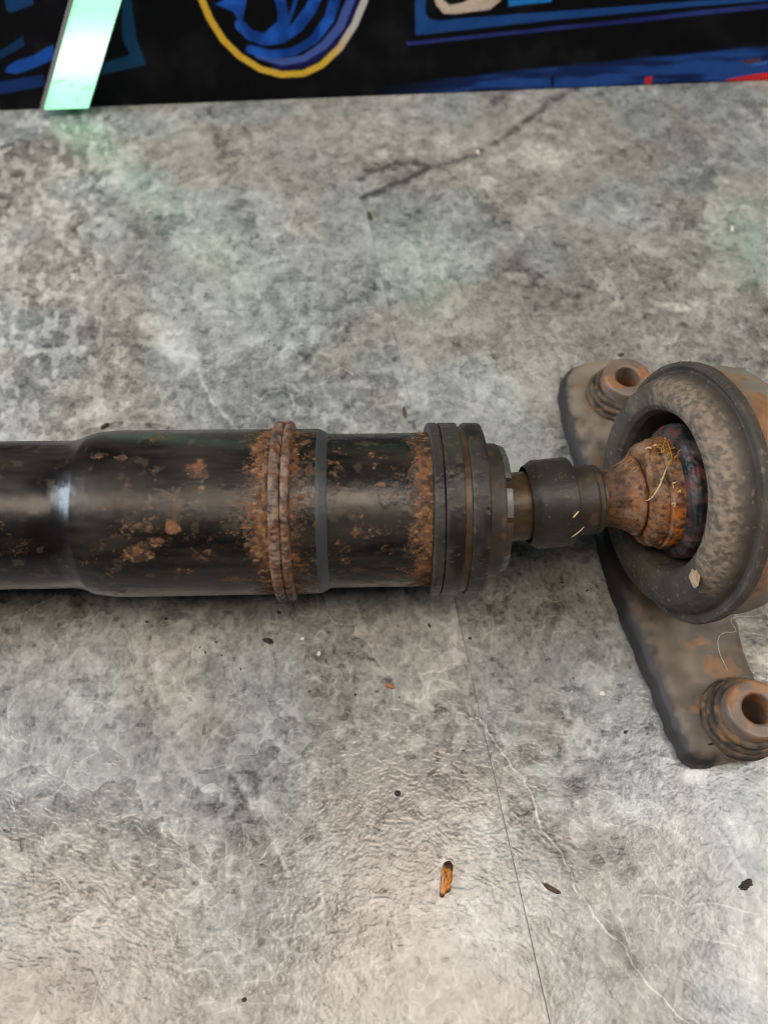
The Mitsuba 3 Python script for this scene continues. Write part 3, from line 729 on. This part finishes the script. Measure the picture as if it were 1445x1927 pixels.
# the rubber cushion, its steel shell and the bracket under them
rubwob = lambda t, A, r: nz(t, A, r, 45, 31) * .0011 + nz(t, A, r, 300, 32) * .00035
cush = [(-.004, .0618), (-.0035, .0637), (0, .0640), (.0013, .0632), (.0016, .0618), (.0008, .0606), (.0002, .0598), (.001, .0590), (.004, .0582), (.0085, .0562), (.012, .0540), (.0142, .0512), (.0152, .0480), (.0150, .0446), (.0140, .0416), (.0120, .0392), (.0085, .0378), (.002, .0372), (-.008, .0368), (-.016, .0360), (-.020, .036), (-.022, .030), (-.0225, .015)]
cm = spin(cush, CB, BN, 300, rubwob, fine=.0007)
ce1 = unit(np.cross([0, 0, 1], BN))
ce2 = np.cross(BN, ce1)
cv = np.array(cm.vertices)
cr = np.linalg.norm((cv - CB) - np.outer((cv - CB) @ BN, BN), axis=1)
cm.vertices = cv + np.outer(np.clip((.056 - cr) / .016, 0, 1), ce2 * .0035 - ce1 * .0005)      # the hub sits high in its cushion
put(K + '__rubber_cushion', cm, 'm_rubber', smooth=True)
tag(K + '__rubber_cushion', 'fat black rubber cushion ring, dusty and crazed on its crest')
shellwob = lambda t, A, r: nz(t, A, r, 30, 41) * .0006
put(K + '__steel_shell', spin([(-.0028, .0612), (-.0026, .0630), (-.0036, .0634), (-.0050, .0626), (-.0062, .0616), (-.010, .0614), (-.020, .0612), (-.0235, .0604), (-.0262, .0588), (-.0278, .0562), (-.0285, .0525), (-.0288, .045), (-.029, .02)], CB, BN, 260, shellwob, fine=.0012), 'm_shell', smooth=40)
tag(K + '__steel_shell', 'brown rusted steel shell round the rubber cushion')

left_edge = np.array([(-.1245, -.006), (-.1225, .0010), (-.1180, .0045), (-.111, .0068), (-.095, .0085), (-.075, .0095), (-.055, .0092), (-.03, .0102), (0, .0116), (.02, .0120), (.035, .0110), (.055, .0075), (.075, .0048), (.095, .0042), (.104, .0044), (.1095, .0050), (.1103, .0046)])
right_edge = np.array([(-.1255, -.018), (-.1235, -.024), (-.118, -.0285), (-.108, -.0312), (-.095, -.0315), (-.075, -.0285), (-.05, -.0292), (0, -.0312), (.05, -.0298), (.066, -.0272), (.082, -.0272), (.095, -.0302), (.104, -.0315), (.1110, -.0300), (.1140, -.024), (.1130, -.012), (.1112, .0024)])
NV, NU = 150, 34
sv = np.linspace(0, 1, NV)
lv = np.stack([np.interp(sv, np.linspace(0, 1, 400), np.interp(np.linspace(0, 1, 400), (left_edge[:, 0] - left_edge[0, 0]) / np.ptp(left_edge[:, 0]), left_edge[:, 0])),
               np.interp(sv, (left_edge[:, 0] - left_edge[0, 0]) / np.ptp(left_edge[:, 0]), left_edge[:, 1])], 1)
rv = np.stack([np.interp(sv, (right_edge[:, 0] - right_edge[0, 0]) / np.ptp(right_edge[:, 0]), right_edge[:, 0]),
               np.interp(sv, (right_edge[:, 0] - right_edge[0, 0]) / np.ptp(right_edge[:, 0]), right_edge[:, 1])], 1)
w_ = np.linspace(0, 1, NU)
grid = lv[:, None] * (1 - w_)[None, :, None] + rv[:, None] * w_[None, :, None]      # (NV, NU, 2): v, u
RF = .0072


def bracket_z(v, u):
    zc = CB[2] + (u) * BN[2] / math.hypot(BN[0], BN[1]) - .0003
    under = zc - np.sqrt(np.maximum((.0625) ** 2 - np.minimum(np.abs(v), .055) ** 2, 0))
    k = .0012
    h = np.clip(.5 + .5 * (under - .0128) / k, 0, 1)
    z = under * (1 - h) + .0128 * h - k * h * (1 - h)
    wave = (meshkit.fbm(np.stack([v * 40, u * 40, v * 0], -1), 2, 5) - .5) * .0012
    z = np.maximum(z + wave, .0042)
    for v0 in (-.1005, .1005):                     # the holes under the bushings
        z = np.where(np.hypot(v - v0, u + .0175) < .0105, .001, z)
    return z


loop_idx = [(i, 0) for i in range(NV)] + [(NV - 1, j) for j in range(1, NU)] + [(i, NU - 1) for i in range(NV - 2, -1, -1)] + [(0, j) for j in range(NU - 2, 0, -1)]
loop = np.array([grid[i, j] for i, j in loop_idx])
tan = np.roll(loop, -1, 0) - np.roll(loop, 1, 0)
nrm = np.stack([tan[:, 1], -tan[:, 0]], 1)
for _ in range(3):
    nrm = (np.roll(nrm, 1, 0) + nrm + np.roll(nrm, -1, 0)) / 3
nrm /= np.linalg.norm(nrm, axis=1, keepdims=True)
edge_n = np.roll(loop, -1, 0) - loop
edge_n = np.stack([edge_n[:, 1], -edge_n[:, 0]], 1) / (np.linalg.norm(edge_n, axis=1, keepdims=True) + 1e-12)
mitre = 1 / np.clip(np.abs((edge_n * nrm).sum(1)), .9, 1)
cen = loop.mean(0)
if ((loop - cen) * nrm).sum() < 0:
    nrm = -nrm
V = [np.dstack([grid, bracket_z(grid[..., 0], grid[..., 1])]).reshape(-1, 3)]
F = []
for i in range(NV - 1):
    for j in range(NU - 1):
        a = i * NU + j
        F += [[a, a + 1, a + NU + 1], [a, a + NU + 1, a + NU]]
prev = np.array([i * NU + j for i, j in loop_idx])
ztop = bracket_z(loop[:, 0], loop[:, 1])
n_ = len(loop)
count = NV * NU
rag = (meshkit.fbm(np.c_[loop * 130, loop[:, :1] * 0], 3, 9) - .5)
steps = [(RF * math.sin(q), RF * (1 - math.cos(q))) for q in np.linspace(0, np.pi / 2, 7)[1:]] + [(RF + .0006, 1.0), (RF + .0002, 1.08), (RF - .002, 1.08)]
flare = np.interp(loop[:, 0], [-.13, -.10, -.03, .03, .06, .10, .114], [.0006, .0022, .0026, .0034, .0060, .0058, .0010]) * np.clip((loop[:, 1] + .004) / .008, 0, 1)
flare *= np.clip(nrm[:, 1] * 1.6, 0, 1)
for k, (o, dz) in enumerate(steps):
    if dz < .5:
        z = np.maximum(ztop - dz * np.clip(ztop / .0125, .3, 1), .0022)
    else:
        z = np.where(dz > 1.05, .0008, .0014) + np.maximum(rag, 0) * .004
    push = o * (1 + flare / RF) if k < 9 else o
    ring_v = np.c_[loop + nrm * (np.broadcast_to(push, (n_,)) * mitre + rag * .0022 * (k > 3))[:, None], z]
    V.append(ring_v)
    cur = count + np.arange(n_)
    for j in range(n_):
        j2 = (j + 1) % n_
        F += [[prev[j], cur[j], cur[j2]], [prev[j], cur[j2], prev[j2]]]
    prev, count = cur, count + n_
V = np.vstack(V)
P3 = np.array([CB[0], CB[1], 0]) + V[:, :1] * VB + V[:, 1:2] * UB + V[:, 2:] * [0, 0, 1.0]
br = trimesh.Trimesh(P3, np.array(F), process=False)
br.merge_vertices()
br.fix_normals()
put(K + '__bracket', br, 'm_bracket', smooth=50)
tag(K + '__bracket', 'grey brown bracket strap with a dark folded rim')


def bushing(v, u, seed):
    o = np.array([CB[0], CB[1], .0118]) + v * VB + u * UB
    wob = lambda t, A, r: nz(t, A, r, 90, seed) * .0004 + nz(t, A, r, 520, seed + 1) * .0004
    k = put(K + '__bushing', spin([(-.002, .0206), (.0022, .0206), (.0034, .0202), (.0040, .0194), (.0041, .0187), (.0047, .0186), (.0066, .0189), (.0076, .0186), (.0081, .0178), (.0082, .0170), (.0088, .0169), (.0104, .0173), (.0116, .0170), (.0123, .0160), (.0125, .0150), (.0126, .0135)], o, [0, 0, 1], 160, wob, fine=.0006), 'm_bushing', smooth=True)
    wob2 = lambda t, A, r: nz(t, A, r, 120, seed + 2) * .0003
    put(k + '__sleeve', spin([(.0125, .0146), (.0180, .0145), (.0196, .0140), (.0202, .0132), (.0203, .0120), (.0202, .0084), (.0198, .0076), (.0190, .0071), (.0170, .0070), (-.008, .0070)], o, [0, 0, 1], 128, wob2, fine=.0008), 'm_sleeve', smooth=40)
    return k


tag(bushing(.1005, -.0175, 51), 'stepped bushing on the near end of the bracket')
tag(bushing(-.1005, -.0175, 61), 'stepped bushing on the far end of the bracket')
# the far left end, out of the picture: a yoke flange that carries the tube
put(K + '__end_flange', spin([(st(-760), .02), (st(-760), .058), (st(-755), .0595), (st(-730), .0595), (st(-725), .058), (st(-725), .045), (st(-700), .040), (st(-690), .0362)], W0, AX, 128, fine=.004), 'm_black', smooth=30)

# ------------------------------------------------------------------ crumbs and litter on the table
def flake(x, y, lx, ly, h, rot, bsdf, key, label, cat, seed, group=None, z=0.0, jag=.5):
    """A small irregular crumb lying on the table."""
    m = trimesh.creation.icosphere(subdivisions=3)
    v = m.vertices.copy()
    d = meshkit.fbm(v * 1.7 + seed * 3.7, 3, seed) - .5
    e = meshkit.fbm(v * 5 + seed, 2, seed + 4) - .5
    v *= (1 + d * 1.6 * jag + e * .5 * jag)[:, None]
    v[:, 2] = np.maximum(v[:, 2], -.55)
    v *= [lx / 2, ly / 2, h / 1.5]
    a = math.radians(rot)
    v = v @ np.array([[math.cos(a), math.sin(a), 0], [-math.sin(a), math.cos(a), 0], [0, 0, 1]])
    v += [x, y, z - v[:, 2].min() + .0001]
    m.vertices = v
    k = put(key, m, bsdf, smooth=40)
    tag(k, label, cat, group)
    return k


def chip_colour(p, n, uv):
    a = fbm(p.x * 330, p.y * 330, p.z * 330, 3)
    c = mix((.055, .018, .009), (.40, .15, .016), smoothstep(.42, .60, a))
    return mix(c, (.035, .012, .008), smoothstep(.0205, .0245, p.y + (a - .5) * .004))


pbr('m_chip', proc(chip_colour), .4, spec=.5, bump=pit, scale=.0004)
pbr('m_rust_bit', rgb(.30, .11, .03), .6)
pbr('m_dirt', rgb(.022, .016, .013), .7)
pbr('m_brown_dirt', rgb(.06, .038, .026), .7)
pbr('m_pale', rgb(.58, .53, .45), .6)
pbr('m_straw', rgb(.55, .40, .20), .6)
pbr('m_fuzz', rgb(.36, .19, .035), .6)
pbr('m_thread', rgb(.5, .5, .47), .6)
pbr('m_clay', rgb(.30, .22, .15), .8)


def chip_mesh():
    pts = np.array([(0, 6), (4, 1.5), (10, 0), (15, 3), (17, 9), (15.5, 22), (13.5, 34), (11, 38), (11.5, 44), (8, 49), (3, 50.5), (0.5, 54), (-3, 57), (-7, 55.5), (-8, 51), (-6.5, 41), (-4, 24), (-2.5, 13)], float)
    pts = (pts - [5, 28]) * [.000245, -.000245] * 1.12
    pts = smooth_line(np.vstack([pts, pts[:1]]), 70)[:-1] + (rng.random((69, 2)) - .5) * .00022
    poly = Polygon(pts).buffer(0)
    layers = [(0.0, -.0002), (.0008, 0), (.0016, -.0003), (.0021, -.0011)]
    V, F, base = [], [], 0
    c = np.array(poly.centroid.coords[0])
    for h, o in layers:
        V.append(np.c_[c + (pts - c) * (1 + o / .0035), np.full(len(pts), h)])
    top = [np.c_[c + (pts - c) * f, np.full(len(pts), .0024) + (meshkit.fbm(np.c_[pts * f * 900, pts[:, :1] * 0], 3, 4) - .5) * .0022] for f in (.5, .2)]
    V += top
    n = len(pts)
    for k in range(len(V) - 1):
        for j in range(n):
            j2 = (j + 1) % n
            F += [[k * n + j, k * n + j2, (k + 1) * n + j2], [k * n + j, (k + 1) * n + j2, (k + 1) * n + j]]
    L = len(V) - 1
    F += [[L * n, L * n + j, L * n + j + 1] for j in range(1, n - 1)]
    V = np.vstack(V)
    m = trimesh.Trimesh(V + [.0293, .0173, .0002], F, process=False)
    m.fix_normals()
    return m


put('rust_flake', chip_mesh(), 'm_chip', smooth=30)
tag('rust_flake', 'long orange and brown rust flake lying alone near the front of the table', 'rust flake')
flake(.0783, .0131, .0085, .0022, .0012, -28, 'm_brown_dirt', 'dirt_crumb', 'thin dark brown sliver of dirt to the right of the big rust flake', 'dirt crumb', 3, jag=.9)
flake(.0029, .1088, .0056, .0017, .0013, -22, 'm_rust_bit', 'rust_chip', 'small orange rust chip on the table below the sleeve of the shaft', 'rust chip', 4)
flake(-.1744, .2731, .0060, .0026, .0022, 38, 'm_dirt', 'dirt_crumb', 'dark pellet of dirt just behind the left of the shaft', 'dirt crumb', 5, jag=.2)
flake(.0067, .0554, .0028, .0026, .0014, 0, 'm_dirt', 'dirt_crumb', 'round black crumb between the shaft and the big rust flake', 'dirt crumb', 6)
flake(.1692, .0148, .0048, .0034, .0012, 25, 'm_dirt', 'dirt_crumb', 'ragged black crumb near the right edge in front of the bracket', 'dirt crumb', 8, jag=1.25)
flake(-.0625, .1335, .0055, .0024, .0016, -12, 'm_dirt', 'dirt_crumb', 'dark crumb in front of the weld beads', 'dirt crumb', 9, jag=.9)
flake(-.0441, .1347, .0023, .0018, .0010, 20, 'm_pale', 'paint_crumb', 'cream crumb in front of the weld beads', 'paint crumb', 10)
flake(-.0349, .1264, .0027, .0019, .0010, 70, 'm_pale', 'paint_crumb', 'white crumb in front of the grey shoulder band', 'paint crumb', 11)
flake(.0735, .5316, .0030, .0040, .0016, 10, 'm_pale', 'paint_crumb', 'pale crumb far back beside the dark vein', 'paint crumb', 12)
flake(.2545, .4472, .0026, .0068, .0016, -12, 'm_pale', 'straw_bit', 'pale grain of straw at the far right of the table', 'straw bit', 13, jag=.25)
flake(.1140, .1049, .0030, .0024, .0010, 10, 'm_pale', 'paint_crumb', 'pale crumb to the left of the near bushing', 'paint crumb', 14)
flake(.1563, .3301, .0042, .0024, .0016, 15, 'm_brown_dirt', 'dirt_crumb', 'brown crumb behind the far bushing', 'dirt crumb', 15)
flake(-.0106, .4607, .0028, .0105, .0009, 8, 'm_brown_dirt', 'dirt_crumb', 'thin brown line of dirt in the tile seam near the forked dark vein', 'dirt crumb', 17, jag=.5)
flake(.0130, .2840, .0022, .0080, .0009, 8, 'm_brown_dirt', 'dirt_crumb', 'thin brown line of dirt in the tile seam just behind the flange rings', 'dirt crumb', 18, jag=.5)
specks = [(-.0151, .1043, .0020), (.0248, .1422, .0028), (.0465, .1350, .0024), (-.0391, .1060, .0022), (-.0578, .1499, .0024), (.1234, .0852, .0026), (-.1193, .1462, .0032), (-.1295, .1444, .0024), (-.0582, .0372, .0018),
          (-.0614, -.0307, .0030), (-.0855, .1052, .0026), (-.1450, .0601, .0028), (.1132, .1628, .0020), (.0998, .1676, .0022), (-.0957, .1270, .0022), (-.0905, .1330, .0018), (-.0990, .1300, .0016), (-.0870, .1255, .0016), (-.0760, .1180, .0016),
          (-.1040, .1160, .0020), (-.1180, .1210, .0018), (-.0040, .1060, .0016), (.0080, .1030, .0014), (-.0330, .1140, .0014), (-.0700, .0850, .0015), (.0600, .1400, .0016), (.0520, .1200, .0015), (.0340, .0800, .0018), (.0400, .0760, .0015),
          (-.0720, .0300, .0018), (-.0980, .0180, .0016), (-.1350, .0220, .0016), (-.0560, .0110, .0014), (-.0860, .0560, .0014), (.1040, .1330, .0014), (.1000, .1130, .0014)]
specks = [q for k, q in enumerate(specks) if k not in (8, 10, 11, 19, 20, 24, 25, 26, 27, 29, 30, 31, 32, 33, 34)]
specks.sort(key=lambda q: q[0] / (q[1] + .752))                          # from left to right as one sees them
ORDINAL = ['leftmost', 'second', 'third', 'fourth', 'fifth', 'sixth', 'seventh', 'eighth', 'ninth', 'tenth', 'eleventh', 'twelfth', 'thirteenth', 'fourteenth', 'fifteenth', 'sixteenth', 'seventeenth', 'eighteenth', 'nineteenth', 'twentieth',
           'twenty-first', 'twenty-second', 'twenty-third', 'twenty-fourth', 'twenty-fifth', 'twenty-sixth', 'twenty-seventh', 'twenty-eighth', 'twenty-ninth', 'thirtieth', 'thirty-first']
for k, (x, y, s) in enumerate(specks):
    s *= .6
    flake(x, y, s * (1 + .5 * rng.random()), s * (.6 + .4 * rng.random()), s * .5, rng.random() * 180, 'm_dirt' if k % 3 else 'm_brown_dirt', 'dirt_speck',
          f'tiny dark dirt speck in front of the shaft, {ORDINAL[k]} counted from the left' if k else 'tiny dark dirt speck in front of the shaft, leftmost of all the specks', 'dirt speck', 20 + k, group='dirt specks scattered on the tabletop', jag=.8)


# straw, grass and thread
def on_stub(px, ang, half, lift=.0004):
    """A point on the stub's surface: ang degrees from straight up, turned towards the viewer."""
    e_ = unit(np.cross(SD, [0, 0, 1]))
    up = np.cross(e_, SD)
    a = math.radians(ang)
    return SA + SD * ss(px) + (Q(half) + lift) * (math.cos(a) * up + math.sin(a) * e_)


def stalk(key, pts, r, bsdf, label, cat, n=24, group=None):
    p = smooth_line(pts, n)
    taper = r * (1 - .65 * np.abs(np.linspace(-1, 1, n)) ** 3)
    k = put(key, tube(p, taper, 7), bsdf, smooth=True)
    tag(k, label, cat, group)


stalk('straw_bit', [on_stub(1055, 48, 85), on_stub(1060, 44, 85, .0006), on_stub(1066, 40, 85)], .00042, 'm_straw', 'short straw stuck on the front of the black collar', 'straw bit')
stalk('straw_bit', [on_stub(1055, 78, 85, .0002), on_stub(1066, 68, 85, .001), on_stub(1076, 61, 80, .002)], .0003, 'm_straw', 'short straw hanging under the front of the black collar', 'straw bit')
stalk('grass_stem', [on_stub(1190, 36, 74, .001), on_stub(1200, 27, 92, .003), on_stub(1212, 15, 102, .003), on_stub(1226, 3, 106, .0015)], .0004, 'm_straw', 'thin dry grass stem lying across the rusty cone', 'grass stem')
tuft = []
for k in range(20):
    a0 = on_stub(1240 + 16 * (rng.random() - .5), -14 + 26 * (rng.random() - .5), 106, 0)
    pts = [a0]
    d = rng.normal(size=3)
    for _ in range(5):
        d = unit(d + rng.normal(size=3) * .9)
        q = pts[-1] + d * .0016
        c_ = SA + SD * float((q - SA) @ SD)
        if np.linalg.norm(q - c_) < Q(107):
            q = c_ + unit(q - c_) * (Q(107) + .0005)
        pts.append(q)
    tuft.append(tube(smooth_line(pts, 18), .00017 + .00012 * rng.random(), 5))
put('dry_moss', trimesh.util.concatenate(tuft), 'm_fuzz', smooth=True)
tag('dry_moss', 'curly tuft of yellow dry moss caught on the rusty cone', 'dry moss')
tuft = []
for q, (px, an) in enumerate(((1204, -22), (1216, 14), (1222, -30), (1231, 24), (1236, 42), (1246, 30))):
    pts = [on_stub(px, an, 106, 0)]
    for _ in range(4):
        pts.append(pts[-1] + unit(rng.normal(size=3) + [-.3, -.3, .9]) * .0012)
    stalk('straw_bit', pts, .0004, 'm_straw', f'tiny wisp of straw stuck on the rusty cone, {ORDINAL[q]} from the left' if q else 'tiny wisp of straw stuck on the rusty cone, leftmost of the six', 'straw bit', 14, 'straw wisps stuck on the rusty cone')
# clod on the cushion's lower front
e1 = unit(np.cross([0, 0, 1], BN))
e2 = np.cross(BN, e1)


def on_cushion(px_r, ang, u):
    a = math.radians(ang)
    return CB + BN * u + px_r * (math.cos(a) * e2 + math.sin(a) * e1)


m = trimesh.creation.icosphere(subdivisions=3)
v = m.vertices * (1 + .9 * (meshkit.fbm(m.vertices * 2.2 + 5, 3, 8) - .5))[:, None] * [.0021, .0052, .0021]
base = np.array([unit(np.cross(BN, e1)), e1, BN])
m.vertices = (v @ np.array([[1, 0, 0], [0, .8, .2], [0, 0, 1]])) @ base + on_cushion(.0500, 77, .0158)
put('mud_clod', m, 'm_clay', smooth=40)
tag('mud_clod', 'dried tan clod of mud stuck on the lower front of the rubber cushion', 'mud clod')
# white thread over the bracket
th = [(.1995, .1480, .016), (.1880, .1420, .0150), (.1830, .1400, .0146), (.1845, .1345, .0146), (.1775, .1330, .0144), (.1735, .1250, .0143), (.1745, .1180, .0143), (.1760, .1130, .0142)]
stalk('white_thread', th, .00012, 'm_thread', 'fine white thread lying over the bracket beside the steel shell', 'thread', 60)
